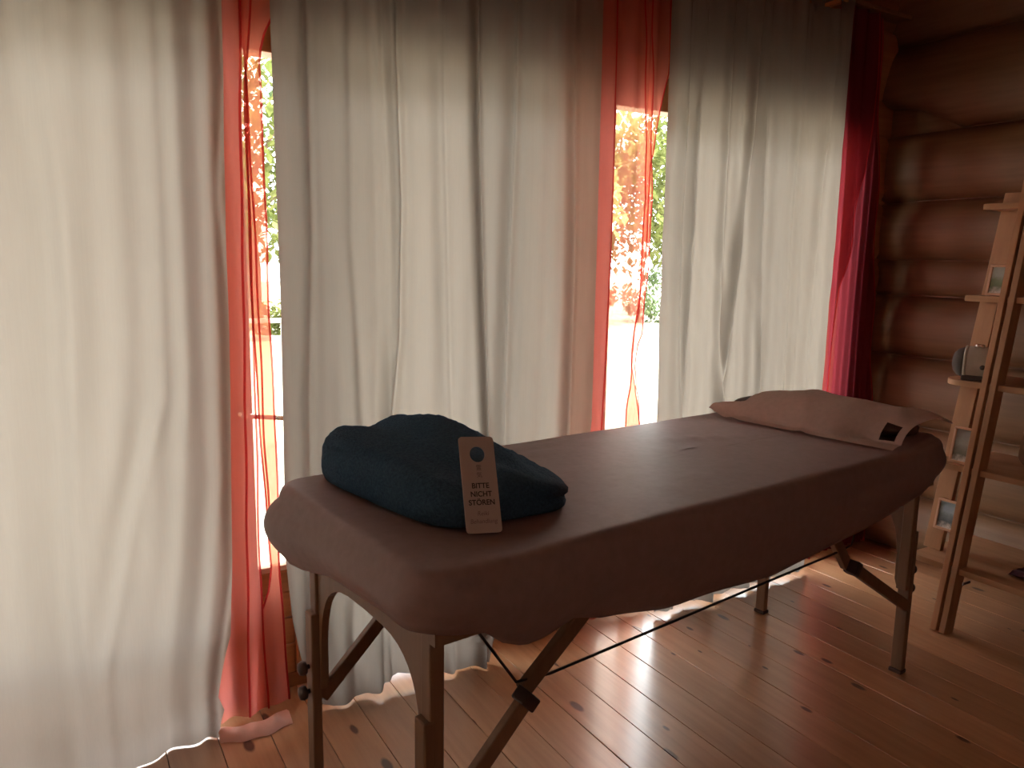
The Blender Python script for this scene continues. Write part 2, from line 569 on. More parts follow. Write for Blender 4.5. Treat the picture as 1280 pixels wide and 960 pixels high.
# glazed doors and window: frame, panes, lower boards
Z_GT = 1.915
def glazed(name, xa, xb, mullions, handle_x=None, handle_dir=1, zgb=None):
    Z_GB = zgb or 0.395
    root = bpy.data.objects.new(name, None)
    COL.objects.link(root)
    struct(root)
    y0, y1 = Y_W - 0.012, Y_W + 0.065
    w = 0.062
    bm = bmesh.new()
    for x in (xa, xb - w):
        box_between(bm, (x, x + w), (y0, y1), (0.045, 2.035), bevel=0.004)
    box_between(bm, (xa + w, xb - w), (y0, y1), (Z_GT, 2.035), bevel=0.004)
    build('frame', bm, M['doorwood'], root)
    bm = bmesh.new()
    box_between(bm, (xa + w, xb - w), (y0 + 0.004, y1 - 0.004), (Z_GB - 0.07, Z_GB), bevel=0.004)
    build('bottom_rail', bm, M['doorboard'], root)
    for z0, z1 in ((0.235, 0.322), (0.145, 0.232), (0.046, 0.142)) if Z_GB > 0.3 else ():
        bm = bmesh.new()
        box_between(bm, (xa + w, xb - w), (y0 + 0.014, y1 - 0.014), (z0, z1), bevel=0.005)
        build('board', bm, M['doorboard'], root)
    edges = [xa + w] + [v for m_ in mullions for v in (m_ - 0.04, m_ + 0.04)] + [xb - w]
    for m_ in mullions:
        bm = bmesh.new()
        box_between(bm, (m_ - 0.04, m_ + 0.04), (y0, y1), (Z_GB, Z_GT), bevel=0.004)
        build('mullion', bm, M['doorwood'], root)
    for k in range(0, len(edges), 2):
        bm = bmesh.new()
        box_between(bm, (edges[k] - 0.004, edges[k + 1] + 0.004), (Y_W + 0.026, Y_W + 0.032), (Z_GB - 0.004, Z_GT + 0.004))
        build('pane', bm, M['glass'], root)
        bm = bmesh.new()
        box_between(bm, (edges[k], edges[k + 1]), (Y_W - 0.006, Y_W + 0.024), (Z_GB, Z_GB + 0.018), bevel=0.003)
        pb = build('glazing_bead', bm, M['frame'], root)
    if handle_x is not None:
        bm = bmesh.new()
        mt = Matrix.Translation((handle_x, y0 + 0.002, 0.90)) @ Matrix.Rotation(R(90), 4, 'X')
        lathe(bm, [(0.017, 0), (0.017, 0.006), (0.009, 0.008), (0.009, 0.034)], 14, mt)
        tube(bm, [(handle_x, y0 - 0.034, 0.90), (handle_x + 0.012 * handle_dir, y0 - 0.040, 0.899), (handle_x + 0.11 * handle_dir, y0 - 0.040, 0.885)], 0.0075, 8)
        ho = build('door_handle', bm, M['chrome'], root, smooth=True)
    return root
glazed('window_1', -1.55, 0.40, [-0.6], zgb=0.30)
glazed('door_1', 0.427, 0.66, [], 0.458, 1)
glazed('window_2', 0.662, 1.24, [], zgb=0.17)
glazed('window_3', 1.242, 1.68, [])
glazed('door_2', 1.733, 3.19, [2.46], zgb=0.118)
for k, (a, b) in enumerate(((0.40, 0.427), (1.68, 1.733), (3.19, 3.24))):
    bm = bmesh.new()
    box_between(bm, (a + 0.001, b - 0.001), (Y_W - 0.004, Y_W + 0.06), (0.045, 2.035))
    struct(build('trim_%d' % (k + 2), bm, M['doorwood']))

# unseen fill lamp added behind the camera to lift the dark room side
lamp = thing('fill_lamp', 'added fill lamp with a round frosted globe, unseen behind the viewer', 'lamp', (0.3, -1.3, Z_C - 0.0))
bm = bmesh.new()
lathe(bm, [(0.05, -0.02), (0.055, -0.001)], 16)
tube(bm, [(0, 0, -0.02), (0, 0, -0.64)], 0.006, 8)
build('stem', bm, M['knob'], lamp)
bm = bmesh.new()
lathe(bm, [(0.02, -0.90), (0.09, -0.875), (0.125, -0.83), (0.14, -0.77), (0.125, -0.71), (0.09, -0.665), (0.03, -0.64)], 24)
gm, gnt, gout = new_mat('fill_globe')
ge = N(gnt, 'ShaderNodeEmission')
ge.inputs['Color'].default_value = (1.0, 0.78, 0.70, 1)
ge.inputs['Strength'].default_value = 6.0
L(gnt, ge.outputs[0], gout.inputs[0])
build('globe', bm, gm, lamp, smooth=True)

# ------------------------------------------------------------------ outside
bm = bmesh.new()
g = bmesh.ops.create_grid(bm, x_segments=24, y_segments=24, size=1)['verts']
for v in g:
    v.co = Vector((v.co.x * 40 + 8, v.co.y * 24 + 26.6, -0.14 + 0.0))
struct(build('ground', bm, M['gravel']))

def leaf_mesh(name, n, rx, rz, size, clumps, seed, m):
    rnd = random.Random(seed)
    verts, faces = [], []
    cl = []
    for _ in range(clumps):
        while True:
            p = Vector((rnd.uniform(-1, 1), rnd.uniform(-1, 1), rnd.uniform(-1, 1)))
            if p.length < 1:
                break
        cl.append((Vector((p.x * rx, p.y * rx, p.z * rz)), rnd.uniform(0.22, 0.42) * rx))
    for _ in range(n):
        c, r = rnd.choice(cl)
        d = Vector((rnd.gauss(0, 1), rnd.gauss(0, 1), rnd.gauss(0, 0.8)))
        d = d.normalized() * r * rnd.uniform(0.5, 1.0)
        p = c + d
        q = Matrix.Rotation(rnd.uniform(0, 6.28), 3, 'Z') @ Matrix.Rotation(rnd.uniform(-1.1, 1.1), 3, 'X')
        s = size * rnd.uniform(0.6, 1.3)
        b = len(verts)
        for lx, ly, lz in ((0, -1, 0), (0.5, 0, 0.12), (0, 1, 0), (-0.5, 0, 0.12)):
            verts.append(p + q @ Vector((lx * s, ly * s, lz * s)))
        faces.append((b, b + 1, b + 2))
        faces.append((b, b + 2, b + 3))
    me = bpy.data.meshes.new(name)
    me.from_pydata([tuple(v) for v in verts], [], faces)
    me.materials.append(m)
    return me

def trunk_mesh(hh, r):
    bm = bmesh.new()
    tube(bm, [(0, 0, -0.1), (0.04, 0.02, hh * 0.4), (-0.05, 0.0, hh * 0.8), (0.0, 0.05, hh * 1.15)], [r * 1.2, r, r * 0.8, r * 0.4], 9)
    for k in range(5):
        a = k * 1.3
        tube(bm, [(0, 0, hh * (0.7 + 0.06 * k)), (math.cos(a) * hh * 0.25, math.sin(a) * hh * 0.25, hh * (0.95 + 0.07 * k))], [r * 0.45, r * 0.2], 6)
    me = bpy.data.meshes.new('trunk')
    bm.to_mesh(me)
    bm.free()
    me.materials.append(M['bark'])
    return me

tree_kinds = {
    'yellow': ('broad tree with yellowing leaves', leaf_mesh('foliage', 5200, 2.6, 2.9, 0.15, 34, 1, M['leaf_yellow'])),
    'green': ('bushy light green tree', leaf_mesh('foliage', 5600, 2.6, 3.0, 0.14, 38, 2, M['leaf_green'])),
    'dark': ('dense dark green tree', leaf_mesh('foliage', 5600, 2.4, 3.1, 0.14, 40, 3, M['leaf_dark'])),
}
trunk_me = trunk_mesh(3.2, 0.16)
trees = [
    (3.6, 16.5, 4.6, 1.0, 'green', 'bushy light green tree seen through the left curtain gap'),
    (1.2, 18.5, 4.8, 1.1, 'yellow', 'broad yellowish tree at the far left, behind the long left curtain'),
    (6.9, 19.0, 4.9, 1.15, 'dark', 'dense dark tree behind the middle curtain'),
    (11.0, 17.5, 4.7, 1.1, 'yellow', 'broad tree with yellowing leaves filling the right curtain gap'),
    (15.6, 17.2, 4.2, 1.0, 'green', 'light green tree at the right edge of the right curtain gap'),
    (20.5, 19.0, 4.6, 1.15, 'dark', 'dense dark tree hidden far right behind the right curtain'),
    (-4.0, 18.0, 4.8, 1.15, 'green', 'light green tree far left of the garden'),
]
for (x, y, zc, s, kind, lab) in trees:
    t = thing('tree', lab, 'tree', (x, y, -0.14), 'trees beyond the yard')
    tr = link(bpy.data.objects.new('trunk', trunk_me), t)
    tr.scale = (s, s, s)
    fo = link(bpy.data.objects.new('foliage', tree_kinds[kind][1]), t)
    fo.location = (0, 0, zc * 1.0)
    fo.scale = (s, s, s)
    fo.rotation_euler = (0, 0, x)
    fo['kind'] = 'stuff'
shrub_mes = [leaf_mesh('shrub', 1500, 1.0, 0.75, 0.08, 16, 11 + k, mm) for k, mm in enumerate((M['leaf_dark'], M['leaf_red'], M['leaf_green']))]
for (x, y, s, k, lab) in [(13.4, 15.3, 0.9, 0, 'dark green shrub at the edge of the pale yard'),
                          (11.2, 15.0, 0.95, 1, 'reddish shrub beside the dark green one'),
                          (4.1, 15.0, 1.0, 2, 'light green shrub seen through the left curtain gap'),
                          (16.2, 15.8, 1.0, 2, 'light green shrub right of the dark green one'),
                          (8.6, 15.4, 1.0, 0, 'dark green shrub behind the middle curtain')]:
    o = bpy.data.objects.new('shrub', shrub_mes[k])
    o.location = (x, y, 0.55 * s)
    o.scale = (s, s, s)
    o.rotation_euler = (0, 0, x)
    link(o)
    tag(o, lab, 'shrub', 'shrubs at the far edge of the yard')
# terrace railing outside the left door
rl = thing('terrace_railing', 'grey terrace railing with two bars outside the left curtain gap', 'railing', (1.0, 6.2, -0.14))
for k in range(4):
    bm = bmesh.new()
    box_between(bm, (-1.8 + k * 1.2 - 0.03, -1.8 + k * 1.2 + 0.03), (-0.03, 0.03), (0.0, 1.02), bevel=0.004)
    build('post', bm, M['rail'], rl)
for z in (0.86, 1.0):
    bm = bmesh.new()
    box_between(bm, (-1.9, 1.9), (-0.02, 0.02), (z - 0.018, z + 0.018), bevel=0.004)
    build('rail', bm, M['rail'], rl)

# ------------------------------------------------------------------ white curtains
def ridge(x, z, tab):
    """a fold line whose centre follows tab [(z, x)]"""
    return x - lerp_list(tab, z)

def make_curtain(name, label, left, right, hem, ytab, folds, seed, nx, z_top=2.36, fine=0.0, wav=0.14, amp=0.012, tabs=True, spread=None):
    root = thing(name, label, 'curtain', ((lerp_list(left, 1) + lerp_list(right, 1)) / 2, 2.13, 0.0), 'white curtains across the windows')
    ox = root.location.x
    oy = root.location.y
    bm = bmesh.new()
    nz = 110
    rows = []
    for j in range(nz + 1):
        tz = j / nz
        row = []
        for i in range(nx + 1):
            s = i / nx
            zh = lerp_list(hem, s)
            z = zh + (z_top - zh) * (tz ** 1.15)
            xl, xr = lerp_list(left, z), lerp_list(right, z)
            x = xl + (xr - xl) * s
            # base waviness of the gathered cloth, drifting slowly with height
            ph = s * (xr - xl) / wav * 2 * math.pi
            dr = 1.6 * noise.noise(Vector((x * 1.1 + seed, z * 0.35, 0.3)))
            a = amp * (0.55 + 0.6 * noise.noise(Vector((x * 2.3, z * 0.5, seed * 1.7))))
            y = a * math.sin(ph + dr * 2.2) + 0.35 * a * math.sin(2.3 * ph + dr * 3 + 1)
            y += 0.010 * noise.noise(Vector((x * 4.0, z * 0.8, seed + 9)))
            for (tab, w, dpt) in folds:
                d = x - lerp_list(tab, z)
                y -= dpt * gauss(d, w)
                # sharp trailing side of the fold
                if dpt > 0:
                    y += 0.5 * dpt * gauss(d - 1.3 * w, 0.55 * w)
            if fine:
                k = smooth01((2.1 - z) / 0.6)
                y += fine * k * noise.noise(Vector((x * 26 + 2.0 * math.sin(z * 5), z * 4.0, seed)))
            y += lerp_list(ytab, z) + (spread(s, z) if spread else 0.0)
            row.append(bm.verts.new((x - ox, y - oy, z)))
        rows.append(row)
    for j in range(nz):
        for i in range(nx):
            bm.faces.new((rows[j][i], rows[j][i + 1], rows[j + 1][i + 1], rows[j + 1][i]))
    o = build('panel', bm, M['linen'], root, smooth=True)
    if tabs:
        xl, xr = lerp_list(left, z_top), lerp_list(right, z_top)
        n = max(3, int((xr - xl) / 0.16))
        tb = None
        for k in range(n):
            x = xl + 0.03 + (xr - xl - 0.06) * k / (n - 1)
            if tb is None:
                bm = bmesh.new()
                path = [(-0.012, -0.03), (-0.017, 0.05), (-0.012, 0.083), (0.0, 0.092), (0.012, 0.083), (0.017, 0.05), (0.012, -0.03)]
                vs_ = [[bm.verts.new((dx, p[0], p[1])) for dx in (-0.022, 0.022)] for p in path]
                for a, b in zip(vs_, vs_[1:]):
                    bm.faces.new((a[0], a[1], b[1], b[0]))
                tb = build('tab', bm, M['linen'], root, smooth=True)
                me_tab = tb
            else:
                tb = link(me_tab.copy(), root)
            tb.location = (x - ox, lerp_list(ytab, z_top) - oy, z_top)
    return root

Y_C = 2.13
def pxs(pts, Y=Y_C):
    """fold line given where the photograph shows it -> [(z, x)] rising in z"""
    q = [at(a, b, Y) for a, b in pts]
    return sorted((p.z, p.x) for p in q)

# left curtain
make_curtain('white_curtain', 'wide white linen curtain at the far left reaching the floor, nearest the camera',
    left=[(0, -0.95), (2.4, -0.95)],
    right=[(0.0, 0.33), (0.07, 0.352), (0.12, 0.335), (0.30, 0.376), (1.0, 0.398), (2.4, 0.424)],
    hem=[(0, 0.002), (1.0, 0.003)],
    ytab=[(0, 2.085), (0.25, 2.115), (0.8, 2.13), (2.4, 2.13)],
    folds=[(pxs([(20, 60), (50, 260), (60, 420), (70, 700), (90, 900)]), 0.035, 0.014),
           (pxs([(165, 60), (178, 300), (185, 500), (150, 640), (110, 850)]), 0.03, 0.011),
           (pxs([(238, 0), (250, 300), (258, 600), (240, 860)]), 0.028, 0.016),
           (pxs([(275, 100), (270, 240), (285, 420), (287, 700), (270, 880)]), 0.012, 0.012),
           (pxs([(105, 200), (120, 420), (90, 800)]), 0.05, 0.009),
           (pxs([(215, 480), (205, 700), (190, 880)]), 0.03, 0.010)],
    seed=3.1, nx=230, amp=0.008, wav=0.19,
    spread=lambda s, z: 0.06 * smooth01((s - 0.75) / 0.2) * smooth01((0.5 - z) / 0.5))
# middle curtain
make_curtain('white_curtain', 'white linen curtain hanging in the middle between the two red gaps',
    left=[(0.05, 0.60), (0.15, 0.572), (0.30, 0.548), (0.5, 0.532), (1.2, 0.541), (2.4, 0.535)],
    right=[(0.0, 1.20), (0.10, 1.22), (0.35, 1.56), (0.8, 1.612), (2.4, 1.60)],
    hem=[(0, 0.03), (0.10, 0.006), (0.30, 0.015), (0.45, 0.05), (0.55, 0.04), (0.8, 0.006), (1.0, 0.006)],
    ytab=[(0, 2.12), (0.3, 2.13), (2.4, 2.13)],
    folds=[(pxs([(372, 60), (378, 300), (376, 500), (380, 720)]), 0.020, 0.026),
           (pxs([(486, 60), (492, 250), (490, 420), (480, 540), (470, 800)]), 0.020, 0.030),
           (pxs([(470, 60), (478, 250)]), 0.015, 0.012),
           (pxs([(545, 120), (552, 400), (560, 700)]), 0.022, 0.016),
           (pxs([(592, 30), (594, 200), (600, 400), (606, 540), (600, 800)]), 0.013, 0.032),
           (pxs([(640, 20), (638, 150), (630, 350), (625, 520)]), 0.018, 0.020),
           (pxs([(714, 20), (712, 300), (706, 530)]), 0.016, 0.022),
           (pxs([(425, 300), (440, 540), (430, 800)]), 0.025, 0.014)],
    seed=8.4, nx=260, amp=0.010, wav=0.125)
# right curtain
make_curtain('white_curtain', 'white linen curtain on the right with slanting creases, next to the log wall',
    left=[(0.0, 1.93), (0.8, 1.907), (2.4, 1.883)],
    right=[(0.0, 2.82), (0.8, 2.836), (2.4, 2.848)],
    hem=[(0, 0.02), (1, 0.02)],
    ytab=[(0, 2.12), (2.4, 2.13)],
    folds=[(pxs([(857, 30), (853, 150), (845, 300), (838, 520)]), 0.020, 0.026),
           (pxs([(877, 60), (868, 160), (860, 300), (846, 500)]), 0.016, 0.028),
           (pxs([(910, 60), (903, 200), (896, 330), (890, 500)]), 0.018, 0.032),
           (pxs([(946, 40), (935, 170), (915, 330), (893, 500)]), 0.018, 0.034),
           (pxs([(958, 60), (950, 200), (944, 380), (944, 490)]), 0.020, 0.022),
           (pxs([(1000, 100), (985, 260), (975, 480)]), 0.024, 0.016),
           (pxs([(1040, 100), (1020, 250), (1000, 480)]), 0.022, 0.016)],
    seed=5.2, nx=260, amp=0.010, wav=0.12, fine=0.006)

rod = thing('curtain_rod', 'long wooden curtain rod carrying the tab-top curtains above the windows', 'curtain rod', (1.0, 2.13, 2.44))
bm = bmesh.new()
tube(bm, [(-2.2, 0, 0), (1.90, 0, 0)], 0.0115, 12)
build('pole', bm, M['doorboard'], rod, smooth=True)
for x in (-1.6, 0.72, 1.82):
    bm = bmesh.new()
    box_between(bm, (x - 0.012, x + 0.012), (-0.012, 0.15), (-0.035, -0.0125), bevel=0.003)
    build('bracket', bm, M['doorboard'], rod)

# ------------------------------------------------------------------ red sheers
bm = bmesh.new()
box_between(bm, (-1.6, 3.30), (-0.035, 0.045), (0.0, 0.018), bevel=0.003)
crl = build('curtain_rail', bm, M['log'], None, loc=(0, 2.2, 2.421))
tag(crl, 'slim wooden rail behind the rod from which the red sheers hang', 'curtain rail')
Y_S = 2.19
def make_sheer(label, left, right, z_top, z_bot, seed, nx=40, amp=0.012, wav=0.09, y0=Y_S, seams=(), hem_left=True, hem_right=True, floor_hem=False, hemw=0.006, mat='sheer'):
    xm = (lerp_list(left, 1.2) + lerp_list(right, 1.2)) / 2
    root = thing('red_sheer', label, 'curtain', (xm, y0, 0), 'red sheer curtains in the window gaps')
    def yoff(x, z):
        return amp * math.sin(x / wav * 6.283 + 1.5 * noise.noise(Vector((x * 2, z * 0.6, seed))) * 2) + 0.006 * noise.noise(Vector((x * 9, z * 1.3, seed)))
    nz = 70
    bm = bmesh.new()
    rows = []
    for j in range(nz + 1):
        z = z_bot + (z_top - z_bot) * j / nz
        xl, xr = lerp_list(left, z), lerp_list(right, z)
        rows.append([bm.verts.new((xl + (xr - xl) * i / nx - xm, yoff(xl + (xr - xl) * i / nx, z), z)) for i in range(nx + 1)])
    for j in range(nz):
        for i in range(nx):
            bm.faces.new((rows[j][i], rows[j][i + 1], rows[j + 1][i + 1], rows[j + 1][i]))
    build('panel', bm, M[mat], root, smooth=True)
    strips = []
    if hem_left:
        strips.append(('side_hem', left, hemw))
    if hem_right:
        strips.append(('side_hem', right, hemw))
    for tab, w in seams:
        strips.append(('seam', tab, w))
    for nm, tab, w in strips:
        bm = bmesh.new()
        prev = None
        for j in range(61):
            z0, z1 = max(z_bot, tab[0][0]), min(z_top, tab[-1][0])
            if nm == 'side_hem':
                z0, z1 = z_bot, z_top
            z = z0 + (z1 - z0) * j / 60
            x = lerp_list(tab, z) + 0.0012 * math.sin(z * 17 + seed)
            y = yoff(x, z)
            cur = [bm.verts.new((x - w / 2 - xm, y - 0.003, z)), bm.verts.new((x - xm, y - 0.007, z)), bm.verts.new((x + w / 2 - xm, y - 0.003, z))]
            if prev:
                for k in range(2):
                    bm.faces.new((prev[k], prev[k + 1], cur[k + 1], cur[k]))
            prev = cur
        build(nm, bm, M['sheer_hem'], root, smooth=True)
    if floor_hem:
        bm = bmesh.new()
        xl, xr = floor_hem[0], floor_hem[1]
        rws = []
        for i in range(25):
            x = xl + (xr - xl) * i / 24
            y = floor_hem[2] - y0 + 0.004 * math.sin(i * 0.7) - 0.025 * math.sin(math.pi * i / 24)
            rws.append([bm.verts.new((x - xm, y + dy, zz)) for dy, zz in ((0.05, 0.010), (0.02, 0.016 + 0.006 * math.sin(i * 1.1)), (-0.005, 0.014), (-0.022, 0.004))])
        for a, b in zip(rws, rws[1:]):
            for k in range(3):
                bm.faces.new((a[k], a[k + 1], b[k + 1], b[k]))
        h = build('bottom_hem', bm, M['sheer_pale'], root, smooth=True)
        h['label'] = 'pale bottom hem lying on the floor'
    return root

P = lambda *pts: pxs(pts, Y_S)
make_sheer('narrow red sheer curtain hanging left in the left gap, covering the door handle side',
    left=P((236, 0), (244, 500), (262, 900)),
    right=P((312, 0), (306, 100), (314, 330), (317, 424), (321, 520), (325, 700), (336, 880)),
    z_top=2.42, z_bot=0.012, seed=1.0, seams=[(P((300, 0), (302, 300), (307, 640), (311, 915)), 0.007)], hem_left=False,
    floor_hem=(0.33, 0.53, 2.12))
make_sheer('narrow red sheer curtain with dark side seams hanging right in the left gap',
    left=P((305, 0), (309, 90), (316, 330), (320, 424), (329, 560), (335, 640), (341, 712), (338, 740), (322, 790), (315, 890)),
    right=P((352, 0), (332, 40), (325, 70), (331, 200), (338, 400), (347, 560), (351, 720), (364, 870)),
    z_top=2.42, z_bot=0.012, seed=2.7, y0=Y_S + 0.02, amp=0.006, mat='sheer_double',
    seams=[(P((309, 90), (318, 240), (326, 400), (333, 560), (338, 640)), 0.006)])
make_sheer('sheer red curtain in the right gap with a gathered strip down its middle',
    left=P((690, 0), (690, 530)),
    right=P((838, 0), (834, 90), (825, 150), (809, 205), (806, 300), (796, 400), (790, 450), (797, 530)),
    z_top=2.42, z_bot=0.02, seed=4.2, y0=Y_S,
    seams=[(P((770, 0), (768, 140), (765, 300), (756, 430), (750, 530), (745, 700)), 0.006)], nx=60)
make_sheer('thin gathered strip of red sheer hanging straight down in the right gap',
    left=P((803, 0), (803, 250), (795, 380), (786, 440), (784, 480), (778, 530), (770, 800)),
    right=P((812, 0), (810, 250), (806, 330), (798, 420), (789, 450), (792, 480), (797, 530), (800, 800)),
    z_top=2.42, z_bot=0.02, seed=4.9, y0=Y_S - 0.015, amp=0.004, nx=10, wav=0.02)
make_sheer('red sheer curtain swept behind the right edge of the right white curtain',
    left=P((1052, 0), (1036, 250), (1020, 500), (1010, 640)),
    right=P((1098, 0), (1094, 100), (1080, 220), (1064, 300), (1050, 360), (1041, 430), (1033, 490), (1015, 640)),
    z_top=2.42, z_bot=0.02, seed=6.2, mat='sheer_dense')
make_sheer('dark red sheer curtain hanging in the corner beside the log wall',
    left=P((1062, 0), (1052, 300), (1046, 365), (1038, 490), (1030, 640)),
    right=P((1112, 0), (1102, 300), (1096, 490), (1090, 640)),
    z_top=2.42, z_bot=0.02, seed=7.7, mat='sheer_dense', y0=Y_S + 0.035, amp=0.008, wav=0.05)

# ------------------------------------------------------------------ massage table
TC = Vector((1.445, 1.571, 0))
TA = R(5.7)
tu = Vector((math.cos(TA), math.sin(TA), 0))
tv = Vector((-tu.y, tu.x, 0))
tz = Vector((0, 0, 1))
T_TOP = 0.81
def W(u, v, z):
    return TC + tu * u + tv * v + tz * z
table = thing('massage_table', 'wooden folding massage table with arched end panels and cable braces', 'massage table', TC)
table.rotation_euler = (0, 0, TA)          # parts are modelled in the table's own axes
V0 = 0.035
def rrect(hu, hv, r, n=10):
    pts = []
    for cx, cy, a0 in ((hu - r, hv - r, 0), (-hu + r, hv - r, 90), (-hu + r, -hv + r, 180), (hu - r, -hv + r, 270)):
        for k in range(n + 1):
            a = R(a0 + 90 * k / n)
            pts.append((cx + r * math.cos(a), cy + r * math.sin(a)))
    return pts
ex, ey, ez = Vector((1, 0, 0)), Vector((0, 1, 0)), Vector((0, 0, 1))
bm = bmesh.new()
prism(bm, rrect(0.945, 0.345, 0.05), ex, ey, ez, (0, V0, 0.735), T_TOP - 0.745)
build('padded_top', bm, M['pad'], table)
bm = bmesh.new()
for v in (-0.30, 0.30):
    box_between(bm, (-0.93, 0.93), (v + V0 * 0 - 0.012, v + 0.012), (0.665, 0.735))
build('top_frame', bm, M['tablewood'], table)
def arch(uend):
    """plywood end panel: two cheeks joined by an arch"""
    n = 22
    ho, z_low, z_spring, z_top, z_crown = 0.275, 0.30, 0.30, 0.725, 0.610
    outer = [(-ho, z_low), (-ho, z_top), (ho, z_top), (ho, z_low)]
    inner = [(ho - 0.022, z_low)]
    hi_, hz = ho - 0.032, z_crown - z_spring
    for k in range(n + 1):
        a = math.pi * k / n
        c, s = math.cos(a), math.sin(a)
        inner.append((math.copysign(abs(c) ** 0.55, c) * hi_, z_spring + 0.03 + (hz - 0.03) * abs(s) ** 0.62))
    inner.append((-ho + 0.022, z_low))
    poly = outer + inner
    bm = bmesh.new()
    prism(bm, poly, ey, ez, ex, (uend - 0.009, 0.008, 0), 0.018)
    build('end_panel', bm, M['tablewood'], table)
for sgn in (-1, 1):
    arch(sgn * 0.905)
    for sv in (-1, 1):
        v = 0.28 if sv > 0 else -0.262
        # upper leg against the panel, lower extension slid outside of it
        bm = bmesh.new()
        box_between(bm, (sgn * 0.905 - 0.016, sgn * 0.905 + 0.016), (v - 0.018, v + 0.018), (0.30, 0.70), bevel=0.004)
        leg = build('leg', bm, M['tablewood'], table)
        ue = sgn * 0.905 + sgn * 0.0165
        bm = bmesh.new()
        box_between(bm, (ue - 0.0125, ue + 0.0125), (v - 0.02, v + 0.02), (0.012, 0.50), bevel=0.004)
        build('leg_extension', bm, M['tablewood'], leg)
        bm = bmesh.new()
        box_between(bm, (ue - 0.018, ue + 0.018), (v - 0.022, v + 0.022), (0.0, 0.014), bevel=0.003)
        build('rubber_foot', bm, M['knob'], leg)
        for z in (0.36, 0.295):
            bm = bmesh.new()
            mt = Matrix.Translation((ue + sgn * 0.010, v, z)) @ Matrix.Rotation(R(90) * sgn, 4, 'Y')
            lathe(bm, [(0.006, 0), (0.006, 0.010), (0.016, 0.012), (0.018, 0.020), (0.015, 0.028), (0.004, 0.031)], 12, mt)
            build('knob', bm, M['knob'], leg, smooth=True)
# braces: knee struts under each half, with steel cables
def strut(p0, p1, p2, v):
    bm = bmesh.new()
    bar(bm, (p0[0], v, p0[1]), (p1[0], v, p1[1]), 0.02, 0.036, side=ez, bevel=0.003)
    s = build('strut', bm, M['tablewood'], table)
    bm = bmesh.new()
    bar(bm, (p1[0], v * 0.93, p1[1]), (p2[0], v * 0.93, p2[1]), 0.02, 0.036, side=ez, bevel=0.003)
    build('strut', bm, M['tablewood'], table)
    bm = bmesh.new()
    d = Vector((p1[0] - p0[0], 0, p1[1] - p0[1])).normalized()
    a = Vector((p1[0], v, p1[1]))
    bar(bm, a - d * 0.022, a + d * 0.008, 0.040, 0.043, side=ez, bevel=0.004)
    h = build('hinge', bm, M['knob'], s)
for v in (-0.28, 0.28):
    strut((-0.905, 0.27), (-0.69, 0.475), (-0.42, 0.69), v)
    strut((0.905, 0.245), (0.535, 0.468), (0.36, 0.69), v)
    bm = bmesh.new()
    vv = v * 0.95
    tube(bm, [(-0.84, vv, 0.69), (-0.71, vv, 0.505), (-0.62, vv, 0.495), (0.50, vv, 0.525), (0.545, vv, 0.53), (0.60, vv, 0.69)], 0.0032, 6)
    build('cable', bm, M['cable'], table)

# brown fitted cover
per = []
HU, HV, RC = 0.965, 0.365, 0.075
npu, npv, nc = 90, 36, 12
def side(a, b, n):
    return [(a[0] + (b[0] - a[0]) * k / n, a[1] + (b[1] - a[1]) * k / n) for k in range(n)]
def corner(cx, cy, a0):
    return [(cx + RC * math.cos(R(a0 + 90 * k / nc)), cy + RC * math.sin(R(a0 + 90 * k / nc))) for k in range(nc)]
per += side((HU, -HV + RC), (HU, HV - RC), npv) + corner(HU - RC, HV - RC, 0)
per += side((HU - RC, HV), (-HU + RC, HV), npu) + corner(-HU + RC, HV - RC, 90)
per += side((-HU, HV - RC), (-HU, -HV + RC), npv) + corner(-HU + RC, -HV + RC, 180)
per += side((-HU + RC, -HV), (HU - RC, -HV), npu) + corner(HU - RC, -HV + RC, 270)
near_hem = [(-0.97, 0.690), (-0.90, 0.685), (-0.83, 0.672), (-0.79, 0.640), (-0.74, 0.620), (-0.69, 0.622), (-0.61, 0.640), (-0.537, 0.618), (-0.343, 0.590), (0.06, 0.570), (0.497, 0.605), (0.823, 0.652), (0.93, 0.70), (0.97, 0.735)]
end_hem = [(-0.37, 0.700), (-0.25, 0.690), (0.05, 0.668), (0.20, 0.632), (0.30, 0.612), (0.37, 0.625)]
def hem_z(u, v):
    a = math.atan2(v / HV, u / HU)
    wn_ = smooth01((-v - 0.20) / 0.14)          # near long side
    we = smooth01((-u - 0.90) / 0.06)           # near end
    wf = smooth01((u - 0.90) / 0.06)
    far = 0.66 + 0.01 * math.sin(9 * u)
    z = far
    z = z + (lerp_list(near_hem, u) - z) * wn_
    z = z + (lerp_list(end_hem, v) - z) * we * (1 - 0.6 * wn_)
    z = z + (0.72 - z) * wf * (1 - wn_)
    return z
def top_z(u, v):
    z = 0.0
    z += 0.0016 * noise.noise(Vector((u * 5, v * 7, 1.0)))
    # stretch creases across the middle and along the near edge
    for (cu, cv, du, dv, ln, w, h) in ((0.30, 0.10, 0.93, -0.36, 0.16, 0.010, 0.006), (0.16, 0.02, 0.95, -0.3, 0.10, 0.008, 0.004),
                                       (-0.10, -0.20, 0.98, 0.18, 0.22, 0.010, 0.004), (-0.25, 0.22, 0.99, 0.1, 0.25, 0.010, 0.005),
                                       (-0.05, 0.30, 0.99, 0.05, 0.30, 0.008, 0.005), (0.45, -0.05, 0.9, -0.42, 0.08, 0.008, 0.004)):
        a = (u - cu) * du + (v - cv) * dv
        b = -(u - cu) * dv + (v - cv) * du
        z += h * gauss(a, ln) * gauss(b, w)
    # the far near-side corner stands up a little
    z += 0.022 * gauss(u - 0.90, 0.09) * gauss(v + 0.31, 0.09)
    return z
bm = bmesh.new()
rings = []
